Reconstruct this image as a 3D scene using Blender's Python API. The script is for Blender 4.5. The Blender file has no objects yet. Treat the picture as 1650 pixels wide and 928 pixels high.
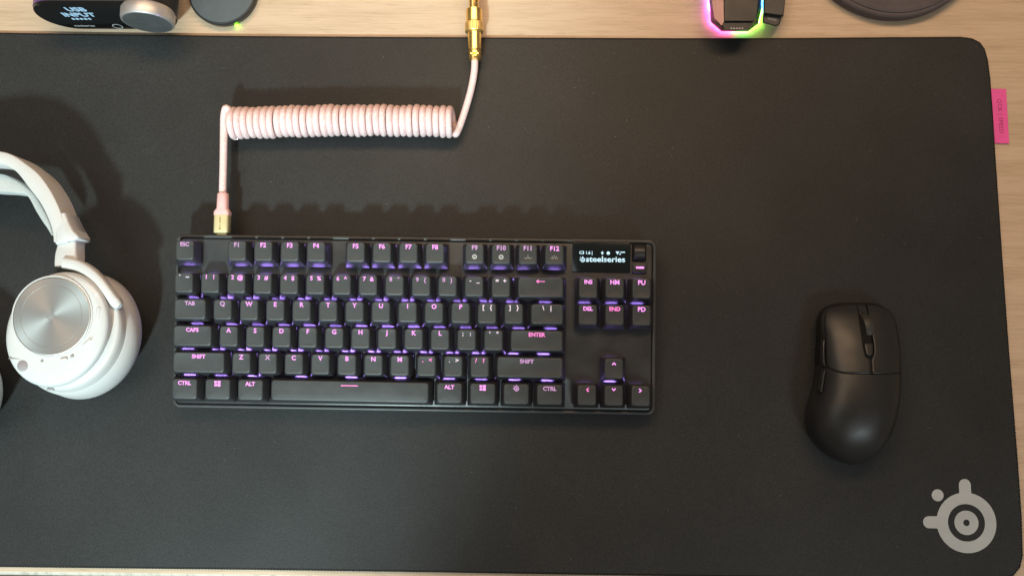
import bpy, math, random
from mathutils import Vector, Matrix
random.seed(7)
S = 0.001                                   # the script thinks in millimetres
sc = bpy.context.scene
col = sc.collection
# ------------------------------------------------------------------ camera
F, W0, H0 = 1240.0, 1650.0, 928.0           # focal length in photo pixels, photo size
NU, NV, RHO, HC = 848.0, 580.0, -0.0115, 575.0   # point straight below the lens, roll, height in mm
_n = Vector(((NU-W0/2)/F, -(NV-H0/2)/F, -1)).normalized()
_z = -_n
_x = Vector((math.cos(RHO), math.sin(RHO), 0)); _x = (_x-_x.dot(_z)*_z).normalized()
_y = _z.cross(_x)
RC = Matrix((_x, _y, _z))
cd = bpy.data.cameras.new('camera'); cam = bpy.data.objects.new('camera', cd); col.objects.link(cam)
cd.sensor_width = 36; cd.lens = 36*F/W0; cd.clip_start = 0.01; cd.clip_end = 50
cam.matrix_world = Matrix.Translation((0, 0, HC*S)) @ RC.to_4x4()
sc.camera = cam
# ------------------------------------------------------------------ world and lamps
w = bpy.data.worlds.new('World'); sc.world = w; w.use_nodes = True
w.node_tree.nodes['Background'].inputs[0].default_value = (1.0, 0.86, 0.72, 1)
w.node_tree.nodes['Background'].inputs[1].default_value = 0.16
def area(name, loc, target, sx, sy, power, color, shape='RECTANGLE', spread=180):
    l = bpy.data.lights.new(name, 'AREA'); l.shape = shape; l.size = sx*S; l.size_y = sy*S
    l.energy = power; l.color = color; l.spread = math.radians(spread)
    o = bpy.data.objects.new(name, l); col.objects.link(o)
    o.location = Vector(loc)*S
    o.rotation_euler = (Vector(target)-Vector(loc)).to_track_quat('-Z', 'Y').to_euler()
    return o
def spot(name, loc, target, deg, blend, power, color, radius):
    l = bpy.data.lights.new(name, 'SPOT'); l.spot_size = math.radians(deg); l.spot_blend = blend
    l.energy = power; l.color = color; l.shadow_soft_size = radius*S
    o = bpy.data.objects.new(name, l); col.objects.link(o); o.location = Vector(loc)*S
    o.rotation_euler = (Vector(target)-Vector(loc)).to_track_quat('-Z', 'Y').to_euler(); return o
spot('key_spot', (-330, -1180, 1230), (-560, 250, 0), 38, .24, 172.0, (0.76, 0.97, 0.98), 68)  # cone narrowed so its soft edge imitates the camera holder's shadow on the right
area('room_light', (760, -1060, 1250), (280, -40, 0), 420, 300, 6.0, (0.84, 0.96, 1.0))
area('sheen_fill', (-960, 130, 1500), (-960, 130, 0), 900, 1300, 5.0, (0.84, 0.97, 1.0))  # added overhead panel, no real window: brightens the mat's left with cool sheen
area('monitor_lamp', (0, 570, 820), (40, 120, 0), 900, 160, 6.2, (1.0, 0.67, 0.41))
sc.view_settings.view_transform = 'Standard'; sc.view_settings.look = 'None'
sc.view_settings.gamma = 1; sc.view_settings.exposure = 0
sc.render.engine = 'CYCLES'
sc.render.resolution_x = 1024; sc.render.resolution_y = 575
# ------------------------------------------------------------------ helpers
def at(u, v, z=0.0):
    """where the line of sight through photo pixel (u, v) meets height z"""
    d = RC @ Vector(((u-W0/2)/F, -(v-H0/2)/F, -1)); t = (HC-z)/-d.z
    return Vector((d.x*t, d.y*t, z))
def at_y(u, v, Y):
    d = RC @ Vector(((u-W0/2)/F, -(v-H0/2)/F, -1)); t = Y/d.y
    return Vector((d.x*t, Y, HC+d.z*t))
def tag(o, label=None, cat=None, group=None, kind=None):
    if label: o['label'] = label
    if cat: o['category'] = cat
    if group: o['group'] = group
    if kind: o['kind'] = kind
    return o
def empty(name, loc=(0, 0, 0), rot=(0, 0, 0)):
    o = bpy.data.objects.new(name, None); o.empty_display_size = 0.02
    o.location = Vector(loc)*S; o.rotation_euler = rot; col.objects.link(o); return o
class MB:
    def __init__(s): s.v = []; s.f = []
    def add(s, vs, fs):
        n = len(s.v); s.v += [tuple(p) for p in vs]; s.f += [tuple(i+n for i in f) for f in fs]; return s
    def loft(s, rings, cap0=True, cap1=True, closed=True):
        n = len(rings[0]); b = len(s.v)
        for r in rings: s.v += [tuple(p) for p in r]
        for k in range(len(rings)-1):
            for i in range(n if closed else n-1):
                j = (i+1) % n
                s.f.append((b+k*n+i, b+k*n+j, b+(k+1)*n+j, b+(k+1)*n+i))
        if cap0: s.f.append(tuple(b+i for i in reversed(range(n))))
        if cap1: s.f.append(tuple(b+(len(rings)-1)*n+i for i in range(n)))
        return s
    def grid(s, g):
        b = len(s.v); m = len(g[0])
        for r in g: s.v += [tuple(p) for p in r]
        for i in range(len(g)-1):
            for j in range(m-1):
                s.f.append((b+i*m+j, b+i*m+j+1, b+(i+1)*m+j+1, b+(i+1)*m+j))
        return s
    def mesh(s, name, m, smooth=None):
        me = bpy.data.meshes.new(name)
        me.from_pydata([(x*S, y*S, z*S) for x, y, z in s.v], [], s.f)
        me.materials.append(m)
        if smooth is not None:
            me.shade_smooth(); me.set_sharp_from_angle(angle=math.radians(smooth))
        me.update(); return me
    def build(s, name, m, parent=None, smooth=None, loc=None, solid=None, fixn=False):
        me = s.mesh(name, m, smooth)
        if fixn:
            import bmesh
            bm = bmesh.new(); bm.from_mesh(me); bmesh.ops.recalc_face_normals(bm, faces=bm.faces); bm.to_mesh(me); bm.free()
        return put(name, me, parent, loc, solid)
def put(name, me, parent=None, loc=None, solid=None):
    o = bpy.data.objects.new(name, me); col.objects.link(o)
    if parent: o.parent = parent
    if loc is not None: o.location = Vector(loc)*S
    if solid:
        md = o.modifiers.new('thickness', 'SOLIDIFY'); md.thickness = solid*S; md.offset = -1
    return o
def rrect(x0, y0, x1, y1, r, z, k=4):
    r = max(0.01, min(r, (x1-x0)/2-.01, (y1-y0)/2-.01)); out = []
    for cx, cy, a in ((x1-r, y1-r, 0), (x0+r, y1-r, 90), (x0+r, y0+r, 180), (x1-r, y0+r, 270)):
        for i in range(k+1):
            t = math.radians(a+90*i/k); out.append((cx+r*math.cos(t), cy+r*math.sin(t), z))
    return out
def slab(x0, y0, x1, y1, r, z0, z1, b=0.4, k=4):
    """rounded box with a small bevel on its top edge"""
    return MB().loft([rrect(x0, y0, x1, y1, r, z0, k), rrect(x0, y0, x1, y1, r, z1-b, k),
                      rrect(x0+b*.35, y0+b*.35, x1-b*.35, y1-b*.35, r-b*.35, z1-b*.3, k),
                      rrect(x0+b, y0+b, x1-b, y1-b, max(r-b, .05), z1, k)])
def circle(c, r, z, n=48, ry=None, rot=0):
    ry = ry or r
    return [(c[0]+r*math.cos(a)*math.cos(rot)-ry*math.sin(a)*math.sin(rot),
             c[1]+r*math.cos(a)*math.sin(rot)+ry*math.sin(a)*math.cos(rot), z) for a in (2*math.pi*i/n for i in range(n))]
def lathe(profile, n=64, axis_m=None, cap0=True, cap1=True):
    """profile (r, h) turned about z, then moved by axis_m"""
    rings = [[(r*math.cos(2*math.pi*i/n), r*math.sin(2*math.pi*i/n), h) for i in range(n)] for r, h in profile]
    if axis_m: rings = [[tuple(axis_m @ Vector(p)) for p in r] for r in rings]
    return MB().loft(rings, cap0, cap1)
def tube(path, rad, n=12, m=None, up=Vector((0, 0, 1))):
    """tube along a path of points; rad is a number or a function of the index"""
    m = m or MB(); P = [Vector(p) for p in path]; rings = []; nrm = None
    for i, p in enumerate(P):
        t = (P[min(i+1, len(P)-1)]-P[max(i-1, 0)]).normalized()
        if nrm is None: nrm = (up-up.dot(t)*t).normalized() if abs(up.dot(t)) < .95 else Vector((1, 0, 0))
        nrm = (nrm-nrm.dot(t)*t).normalized(); bi = t.cross(nrm)
        r = rad(i) if callable(rad) else rad
        rings.append([tuple(p+r*(math.cos(a)*nrm+math.sin(a)*bi)) for a in (2*math.pi*j/n for j in range(n))])
    return m.loft(rings)
def smooth_path(pts, k=8):
    P = [Vector(p) for p in pts]; P = [2*P[0]-P[1]]+P+[2*P[-1]-P[-2]]; out = []
    for i in range(1, len(P)-2):
        a, b, c, d = P[i-1:i+3]
        for j in range(k):
            t = j/k
            out.append(.5*((2*b)+(c-a)*t+(2*a-5*b+4*c-d)*t*t+(3*b-a-3*c+d)*t**3))
    out.append(P[-2]); return out
def text_mesh(s, size, m, depth=0.12, align='CENTER', bold=0.0, shear=0, spacing=1.0):
    c = bpy.data.curves.new('lettering', 'FONT'); c.body = s; c.size = size*S; c.align_x = align; c.align_y = 'CENTER'
    c.extrude = depth*S/2; c.offset = bold*S; c.resolution_u = 3; c.shear = shear; c.space_character = spacing
    o = bpy.data.objects.new('lettering', c); col.objects.link(o)
    me = bpy.data.meshes.new_from_object(o.evaluated_get(bpy.context.evaluated_depsgraph_get()))
    bpy.data.objects.remove(o); me.materials.clear(); me.materials.append(m); return me
def join_meshes(items, name, m):
    """items: (mesh, (dx, dy, dz) in mm)"""
    mb = MB()
    for me, d in items:
        mb.add([(v.co.x/S+d[0], v.co.y/S+d[1], v.co.z/S+d[2]) for v in me.vertices], [tuple(p.vertices) for p in me.polygons])
    return mb.mesh(name, m)
# ------------------------------------------------------------------ materials
def nt(name):
    m = bpy.data.materials.new(name); m.use_nodes = True
    return m, m.node_tree, m.node_tree.nodes['Principled BSDF']
def N(t, typ, **kw):
    n = t.nodes.new(typ)
    for k, v in kw.items():
        if k in n.inputs: n.inputs[k].default_value = v
        else: setattr(n, k, v)
    return n
def noise(t, scale, detail=4, rough=.55, stretch=None, coord='Object'):
    tc = N(t, 'ShaderNodeTexCoord'); n = N(t, 'ShaderNodeTexNoise'); n.inputs['Scale'].default_value = scale
    n.inputs['Detail'].default_value = detail; n.inputs['Roughness'].default_value = rough
    if stretch:
        mp = N(t, 'ShaderNodeMapping'); mp.inputs['Scale'].default_value = stretch
        t.links.new(tc.outputs[coord], mp.inputs[0]); t.links.new(mp.outputs[0], n.inputs['Vector'])
    else: t.links.new(tc.outputs[coord], n.inputs['Vector'])
    return n
def ramp(t, src, stops):
    r = N(t, 'ShaderNodeValToRGB'); e = r.color_ramp.elements
    while len(e) < len(stops): e.new(.5)
    for i, (p, c) in enumerate(stops): e[i].position = p; e[i].color = (*c, 1) if len(c) == 3 else c
    t.links.new(src, r.inputs[0]); return r
def rng(t, src, a, b, lo=0., hi=1.):
    r = N(t, 'ShaderNodeMapRange'); r.inputs[1].default_value = lo; r.inputs[2].default_value = hi
    r.inputs[3].default_value = a; r.inputs[4].default_value = b; t.links.new(src, r.inputs[0]); return r
def bump(t, b, src, strength, dist=0.0002, prev=None):
    n = N(t, 'ShaderNodeBump'); n.inputs['Strength'].default_value = strength; n.inputs['Distance'].default_value = dist
    t.links.new(src, n.inputs['Height'])
    if prev: t.links.new(prev.outputs[0], n.inputs['Normal'])
    t.links.new(n.outputs[0], b.inputs['Normal']); return n
def plastic(name, c, rough=.45, spec=.5, metal=0., grain=900, gs=.15, var=.12, coat=0):
    m, t, b = nt(name)
    n = noise(t, 60, 5); k = [max(0, x*(1-var)) for x in c]; h = [min(1, x*(1+var)) for x in c]
    r = ramp(t, n.outputs[0], [(.3, k), (.7, h)]); t.links.new(r.outputs[0], b.inputs['Base Color'])
    rr = rng(t, n.outputs[0], rough*.85, min(1, rough*1.15), .3, .7); t.links.new(rr.outputs[0], b.inputs['Roughness'])
    b.inputs['Metallic'].default_value = metal; b.inputs['Specular IOR Level'].default_value = spec
    b.inputs['Coat Weight'].default_value = coat
    if gs: bump(t, b, noise(t, grain, 2).outputs[0], gs, .0001)
    return m
def emit(name, c, strength, base=(.02, .02, .02)):
    m, t, b = nt(name); b.inputs['Base Color'].default_value = (*base, 1)
    b.inputs['Emission Color'].default_value = (*c, 1)
    n = noise(t, 420, 2)
    t.links.new(rng(t, n.outputs[0], strength*.75, strength*1.2, .35, .65).outputs[0], b.inputs['Emission Strength'])
    return m
# desk laminate: pale oak, grain running along x
M = {}
m, t, b = nt('oak_laminate'); M['desk'] = m
n1 = noise(t, 9, 6, .62, (1, 9, 1)); n2 = noise(t, 26, 8, .7, (1, 26, 1)); n3 = noise(t, 3, 3, .5, (1, 3, 1))
mx = N(t, 'ShaderNodeMix', data_type='FLOAT'); mx.inputs[0].default_value = .5
t.links.new(n1.outputs[0], mx.inputs[2]); t.links.new(n2.outputs[0], mx.inputs[3])
r1 = ramp(t, mx.outputs[0], [(.30, (.42, .295, .20)), (.42, (.49, .365, .245)), (.55, (.58, .435, .31)), (.72, (.60, .475, .34))])
pore = ramp(t, noise(t, 60, 3, .5, (1, 22, 1)).outputs[0], [(.30, (.66, .60, .55)), (.40, (1, 1, 1))])
mu = N(t, 'ShaderNodeMix', data_type='RGBA', blend_type='MULTIPLY'); mu.inputs[0].default_value = .55
t.links.new(r1.outputs[0], mu.inputs[6]); t.links.new(pore.outputs[0], mu.inputs[7])
t.links.new(mu.outputs[2], b.inputs['Base Color'])
t.links.new(rng(t, n3.outputs[0], .38, .55).outputs[0], b.inputs['Roughness'])
bump(t, b, mx.outputs[0], .25, .0002)
# front edge of the desk: end grain streaks running the other way
m, t, b = nt('oak_edge'); M['edge'] = m
n1 = noise(t, 160, 5, .6, (1.6, .25, 1)); r1 = ramp(t, n1.outputs[0], [(.34, (.34, .32, .27)), (.46, (.47, .43, .36)), (.6, (.52, .47, .40))])
t.links.new(r1.outputs[0], b.inputs['Base Color']); b.inputs['Roughness'].default_value = .6
# mat cloth
m, t, b = nt('mat_cloth'); M['mat'] = m
tc = N(t, 'ShaderNodeTexCoord')
wv = noise(t, 1500, 2, .6); big = noise(t, 7, 5, .6); smudge = noise(t, 2.6, 3, .5)
fine = noise(t, 900, 3, .7); mf = N(t, 'ShaderNodeMix', data_type='FLOAT'); mf.inputs[0].default_value = .25
t.links.new(big.outputs[0], mf.inputs[2]); t.links.new(fine.outputs[0], mf.inputs[3])
r1 = ramp(t, mf.outputs[0], [(.36, (.0120, .0124, .0124)), (.64, (.0218, .0224, .0223))])
fr = ramp(t, noise(t, 760, 2, .6).outputs[0], [(.36, (.78, .78, .78)), (.64, (1.26, 1.26, 1.26))]); mu2 = N(t, 'ShaderNodeMix', data_type='RGBA', blend_type='MULTIPLY'); mu2.inputs[0].default_value = 1
t.links.new(r1.outputs[0], mu2.inputs[6]); t.links.new(fr.outputs[0], mu2.inputs[7])
vor = N(t, 'ShaderNodeTexVoronoi', feature='DISTANCE_TO_EDGE' if False else 'F1'); vor.inputs['Scale'].default_value = 95
t.links.new(tc.outputs['Object'], vor.inputs['Vector'])
lint = ramp(t, vor.outputs['Distance'], [(0.0, (1, 1, 1)), (.045, (0, 0, 0))])
pick = N(t, 'ShaderNodeSeparateColor'); t.links.new(vor.outputs['Color'], pick.inputs[0])
gt = N(t, 'ShaderNodeMath', operation='GREATER_THAN'); gt.inputs[1].default_value = .93; t.links.new(pick.outputs[0], gt.inputs[0])
ml = N(t, 'ShaderNodeMath', operation='MULTIPLY'); t.links.new(lint.outputs[0], ml.inputs[0]); t.links.new(gt.outputs[0], ml.inputs[1])
m2 = N(t, 'ShaderNodeMath', operation='MULTIPLY'); m2.inputs[1].default_value = .5; t.links.new(ml.outputs[0], m2.inputs[0])
mixc = N(t, 'ShaderNodeMix', data_type='RGBA'); t.links.new(m2.outputs[0], mixc.inputs[0])
t.links.new(mu2.outputs[2], mixc.inputs[6]); mixc.inputs[7].default_value = (.16, .15, .14, 1)
t.links.new(mixc.outputs[2], b.inputs['Base Color'])
t.links.new(rng(t, smudge.outputs[0], .50, .60, .35, .65).outputs[0], b.inputs['Roughness'])
b.inputs['Specular IOR Level'].default_value = .36
b.inputs['Sheen Weight'].default_value = .06; b.inputs['Sheen Roughness'].default_value = .5
bump(t, b, fine.outputs[0], .5, .00025)
M['stitch'] = plastic('stitch_thread', (.012, .012, .012), .75, .3, grain=2500, gs=.6)
M['print'] = plastic('mat_print', (.43, .465, .48), .6, .4, var=.05)
M['pink_tag'] = plastic('pink_ribbon', (.82, .11, .37), .65, .3, grain=2600, gs=.5, var=.06)
M['tag_ink'] = plastic('tag_ink', (.22, .02, .08), .7, .2, gs=0)
M['case'] = plastic('keyboard_case', (.045, .046, .046), .42, .5, gs=.12)
M['plate'] = plastic('keyboard_plate', (.040, .042, .042), .38, .5, metal=.25, grain=1300, gs=.2, var=.2)
M['gap'] = plastic('dark_gap', (.004, .004, .004), .7, .2, gs=0)
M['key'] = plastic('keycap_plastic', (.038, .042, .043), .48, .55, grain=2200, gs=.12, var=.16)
M['key_side'] = plastic('keycap_shaded_flank', (.022, .022, .025), .42, .5, gs=0, var=.16)  # same plastic as the tops, darkened to paint in shade between keys
M['leg_hi'] = emit('legend_bright', (1.0, .33, .90), 1.12, (.15, .08, .15))
M['leg_lo'] = emit('legend_dim', (.62, .30, .62), .9, (.15, .1, .15))
M['leg_pk'] = emit('legend_rose', (1.0, .20, .62), 1.1, (.15, .08, .12))
M['leg_wh'] = emit('legend_pale', (.85, .60, .78), .85, (.3, .3, .3))
M['leg_print'] = plastic('legend_print', (.42, .43, .43), .6, .4, gs=0)
M['dim_ink'] = plastic('dim_ink', (.16, .16, .155), .6, .4, gs=0)
M['led'] = emit('violet_led', (.42, .25, 1.0), 75)
M['glass'] = plastic('screen_glass', (.004, .008, .010), .10, .6, gs=0)
M['oled'] = emit('screen_pixels', (.62, .88, 1.0), 1.15)
M['oled_blue'] = emit('screen_pixels_blue', (.40, .70, .95), .85)
M['cable'] = plastic('pink_sleeve', (.84, .62, .61), .38, .5, grain=1400, gs=.55, var=.06, coat=.25)
m = M['cable']; t = m.node_tree; b = t.nodes['Principled BSDF']
vo = N(t, 'ShaderNodeTexVoronoi'); vo.inputs['Scale'].default_value = 900; tc = N(t, 'ShaderNodeTexCoord'); t.links.new(tc.outputs['Object'], vo.inputs['Vector'])  # pale specks in the base colour imitate glitter glints
sp = N(t, 'ShaderNodeSeparateColor'); t.links.new(vo.outputs['Color'], sp.inputs[0]); g8 = N(t, 'ShaderNodeMath', operation='GREATER_THAN'); g8.inputs[1].default_value = .84
t.links.new(sp.outputs[0], g8.inputs[0]); old = b.inputs['Base Color'].links[0].from_socket; mg = N(t, 'ShaderNodeMix', data_type='RGBA')
g9 = N(t, 'ShaderNodeMath', operation='MULTIPLY'); g9.inputs[1].default_value = .45; t.links.new(g8.outputs[0], g9.inputs[0]); t.links.new(g9.outputs[0], mg.inputs[0]); t.links.new(old, mg.inputs[6]); mg.inputs[7].default_value = (.93, .86, .86, 1); t.links.new(mg.outputs[2], b.inputs['Base Color'])
M['boot'] = plastic('pink_rubber', (.86, .53, .53), .5, .4, var=.04)
M['gold'] = plastic('polished_gold', (1.0, .68, .24), .27, .5, metal=1., gs=.03, var=.04)
M['gold_matt'] = plastic('brushed_gold', (.70, .59, .32), .45, .5, metal=.45, gs=.1, var=.06)
M['gold_ink'] = plastic('plug_engraving', (.25, .19, .07), .5, .4, gs=0)
M['white'] = plastic('white_plastic', (.58, .575, .565), .40, .5, grain=1200, gs=.04, var=.02)
M['white_gloss'] = plastic('white_gloss', (.58, .585, .585), .28, .5, gs=0, var=.02)
M['strap'] = plastic('headband_strap', (.45, .47, .46), .85, .2, grain=1800, gs=.6, var=.05)
M['grey_dot'] = plastic('microphone_grey', (.30, .27, .28), .6, .3, gs=.3)
M['seam'] = plastic('seam_grey', (.35, .34, .33), .6, .3, gs=0)  # plain grey for the seam line, port and small buttons
m, t, b = nt('brushed_silver'); M['silver'] = m
tc = N(t, 'ShaderNodeTexCoord'); b.inputs['Metallic'].default_value = 1
b.inputs['Base Color'].default_value = (.47, .46, .44, 1); b.inputs['Roughness'].default_value = .5
b.inputs['Anisotropic'].default_value = .6
tg = N(t, 'ShaderNodeTangent', direction_type='RADIAL', axis='Z'); t.links.new(tg.outputs[0], b.inputs['Tangent'])
M['silver_plain'] = plastic('satin_silver', (.66, .62, .60), .48, .5, metal=.85, gs=.08, var=.03)
M['emboss'] = plastic('embossed_metal', (.42, .41, .39), .40, .5, metal=.9, gs=0)
M['knob_face'] = plastic('knob_face', (.34, .36, .36), .42, .5, metal=.9, grain=3000, gs=.1, var=.03)
M['black_gloss'] = plastic('black_gloss', (.006, .006, .006), .12, .5, gs=0)
M['black'] = plastic('black_plastic', (.018, .018, .019), .45, .5)
M['charcoal'] = plastic('charcoal_plastic', (.040, .040, .038), .5, .5)
M['slate'] = plastic('slate_pad', (.075, .092, .102), .55, .4, grain=2500, gs=.4)
M['brown_black'] = plastic('brown_black_fabric', (.095, .080, .083), .7, .3, grain=1800, gs=.6)
M['mouse'] = plastic('mouse_shell', (.015, .0153, .0152), .42, .45, grain=1700, gs=.16, var=.08)
M['mouse_dark'] = plastic('mouse_flank_and_gap', (.005, .005, .005), .6, .4)  # dark flank; also black under the buttons to paint shade into their seams
M['mouse_gloss'] = plastic('mouse_gloss', (.02, .02, .02), .2, .5, gs=0)
M['wheel'] = plastic('wheel_rubber', (.030, .030, .028), .45, .4)
M['purple_refl'] = plastic('purple_reflection', (.22, .10, .28), .35, .5, metal=.4)  # purple reflection put into the colour
# ------------------------------------------------------------------ desk
ZD = -3.0
e0 = at(0, 919.5, ZD); e1 = at(1000, 933, ZD)
sl = (e1.y-e0.y)/(e1.x-e0.x)
def ey(x): return e0.y+(x-e0.x)*sl
MB().add([(-900, ey(-900), ZD), (900, ey(900), ZD), (900, 700, ZD), (-900, 700, ZD),
          (-900, ey(-900), ZD-25), (900, ey(900), ZD-25), (900, 700, ZD-25), (-900, 700, ZD-25)],
         [(0, 1, 2, 3), (7, 6, 5, 4), (1, 5, 6, 2), (2, 6, 7, 3), (3, 7, 4, 0)]).build('desk', M['desk'])
tag(bpy.data.objects['desk'], kind='structure')
prof = [(0, 0), (1.2, -.25), (2.2, -1.2), (3.4, -3.2), (4.0, -6), (4.0, -25)]
MB().grid([[(x, ey(x)-dy, ZD+dz) for dy, dz in prof] for x in (900, 300, -300, -900)]).build('desk_edge', M['edge'], bpy.data.objects['desk'], 60)
# ------------------------------------------------------------------ mouse mat
px_out = [(0, 52.5), (200, 55.5), (420, 58), (780, 60), (1100, 61.3), (1300, 60.8), (1450, 59.6), (1548, 59), (1567, 61.5), (1580, 68), (1588, 79),
          (1593, 97), (1597, 128), (1601.5, 190), (1605, 250), (1616, 410), (1626.7, 560), (1641, 739), (1647.5, 831), (1649.3, 895),
          (1645, 914), (1634, 927.5), (1612, 934.5), (1560, 935), (1300, 931.5), (1000, 927), (700, 922), (400, 918), (0, 913.5)]
outl = [at(u, v, 0) for u, v in px_out]
L = outl[0].x-120
outl += [Vector((L, outl[-1].y+.8, 0)), Vector((L-9, outl[-1].y+10, 0)), Vector((L-9, outl[0].y-10, 0)), Vector((L, outl[0].y, 0))]
def densify(P, step=6.0, closed=True):
    out = []
    for i in range(len(P) if closed else len(P)-1):
        a, b = P[i], P[(i+1) % len(P)]; k = max(1, int((b-a).length/step))
        out += [a.lerp(b, j/k) for j in range(k)]
    return out
D = densify(outl)
mat = empty('mouse_mat', (0, 0, ZD))
tag(mat, 'large black cloth desk mat with stitched rim and grey round emblem in its corner', 'mouse mat')
def dn(P, d):                                     # outline moved inwards by d
    out = []
    for i in range(len(P)):
        t_ = (P[(i+1) % len(P)]-P[i-1]).normalized(); out.append(P[i]+Vector((t_.y, -t_.x, 0))*d)
    return out
inn = dn(D, 1.4)
up = Vector((0, 0, -ZD))
MB().loft([[p+Vector((0, 0, .1)) for p in inn], [p+Vector((0, 0, 2.75)) for p in inn], [p+Vector((0, 0, 3.0)) for p in dn(D, 1.8)]]).build('cloth', M['mat'], mat, None, fixn=True)
# stitched rim: a bead whose radius swells at every stitch
Ds = densify(D, .75)
Ds = [p for p in Ds if p.x > -440]
i0 = max(range(len(Ds)), key=lambda i: (Ds[i]-Ds[i-1]).length); Ds = Ds[i0:]+Ds[:i0]
Ds2 = [p+Vector((0, 0, 1.6)) for p in dn(Ds, 1.3)][1:-1]
tube(Ds2, lambda i: 1.45+.16*math.sin(i*math.pi/1.5), 8).build('stitched_edge', M['stitch'], mat, 60)
# printed emblem: ring with two pegs, dot, inner disc
lc = at(1557.2, 841.7); R1, R2, R3, R4, HW, LP = 21.3, 13.2, 8.6, 2.3, 4.25, 31.0
def emblem_outline(th, R=R1, hw=HW, Lp=LP, pegs=(90, 180)):
    best = R
    for p in pegs:
        d = (math.degrees(th)-p+180) % 360-180
        if abs(d) < 60:
            phi = abs(math.radians(d)); c = Lp-hw
            if math.sin(phi) < 1e-6: rr = Lp
            else:
                side = hw/math.sin(phi)
                if side*math.cos(phi) <= c: rr = side
                else:
                    disc = hw*hw-(c*math.sin(phi))**2; rr = c*math.cos(phi)+math.sqrt(max(0, disc)) if disc > 0 else 0
            best = max(best, rr)
    return best
def emblem(mb, c, s=1.0, z0=0.0, z1=0.1, axis=None, n=360, dotpos=(-20.8, 20.3), r4=True, full=True):
    tf = axis or (lambda p: p)
    T = [2*math.pi*i/n for i in range(n)]
    def ring(fn, z): return [tf((c[0]+s*fn(a)*math.cos(a), c[1]+s*fn(a)*math.sin(a), z)) for a in T]
    mb.loft([ring(lambda a: R2, z0), ring(lambda a: R2, z1), ring(emblem_outline, z1), ring(emblem_outline, z0)], False, False)
    mb.loft([ring(lambda a: R3, z0), ring(lambda a: R3, z1), ring(lambda a: R4 if r4 else .1, z1), ring(lambda a: R4 if r4 else .1, z0)], False, False)
    mb.loft([[tf((c[0]+s*(dotpos[0]+HW*math.cos(a)), c[1]+s*(dotpos[1]+HW*math.sin(a)), z)) for a in T[::6]] for z in (z0, z1)])
    return mb
dp = at(1510.8, 797.5)-lc
emblem(MB(), (lc.x, lc.y, 0), 1, 3.0, 3.09, dotpos=(dp.x, dp.y)).build('printed_emblem', M['print'], mat)
# ribbon tag at the right edge
c4 = [at(1598, 142.5, 0), at(1623.5, 142.5, 0), at(1628.5, 230.5, 0), at(1603, 230, 0)]
tg_ = MB().loft([[Vector((p.x, p.y, .9)) for p in c4], [Vector((p.x, p.y, 1.3)) for p in c4]]).build('ribbon_tag', M['pink_tag'], mat, fixn=True)
tm = text_mesh('QCK | SPEED', 5.2, M['tag_ink'], .05, bold=-.05, spacing=1.12)
o = put('lettering', tm, tg_); mid = (at(1612.5, 160)+at(1615.5, 213))/2
o.location = Vector((mid.x, mid.y, 1.34))*S; dd = at(1616, 213)-at(1612.2, 160); o.rotation_euler = (0, 0, math.atan2(dd.y, dd.x))
o.scale = (.82, .85, 1)
# ------------------------------------------------------------------ keyboard
U = 18.93; KX, KY, KYAW, KG, KN = -255.49, -23.13, -0.00358, 0.23, 15.771
tilt = math.radians(4)
RK = Matrix.Rotation(KYAW, 3, 'Z') @ Matrix.Rotation(tilt, 3, 'X')
TOP = 24.5                                   # local height of the key tops above the case foot
root_loc = Vector((KX, KY, 26))-RK @ Vector((0, 0, TOP))
kb = empty('keyboard', root_loc, RK.to_euler())
tag(kb, 'compact black keyboard with violet backlit keys and small screen', 'keyboard')
PZ = TOP-10.8                                # plate surface
CX0, CX1, CY0, CY1 = -2.4, 348.6, -15.0, 111.4
# case: bottom shell and a rim with a groove inside it
rg = lambda d, z, r=5.5: rrect(CX0+d, CY0+d, CX1-d, CY1-d, max(r-d*.7, .4), z, 6)
MB().loft([rg(2.5, 2.0), rg(.6, 4.5), rg(0, 8), rg(0, PZ-2.0), rg(.25, PZ-1.3), rg(.8, PZ-.95), rg(2.1, PZ-.95), rg(2.4, PZ-1.3), rg(2.45, PZ-3.5)], True, True).build('case', M['case'], kb, 50)
pg = lambda d, z: rrect(CX0+3.5+d, CY0+3.5+d, CX1-3.5-d, CY1-3.5-d, 2.6, z, 6)
MB().loft([pg(0, PZ-3.4), pg(0, PZ-.35), pg(.35, PZ)], True, True).build('top_plate', M['plate'], kb, 40)
for x, y in ((20, 98), (326, 98)): slab(x-16, y-5, x+16, y+5, 4, -6.6, 2.4, .3).build('rear_foot', M['case'], kb, 40)
for x, y in ((20, -6), (326, -6)): slab(x-16, y-4, x+16, y+4, 3, -.2, 2.4, .3).build('front_foot', M['case'], kb, 40)
rows_inset = {5: 4.1, 4: 3.9, 3: 3.7, 2: 3.2, 1: 3.0, 0: 2.7}
_keys = {}
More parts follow.
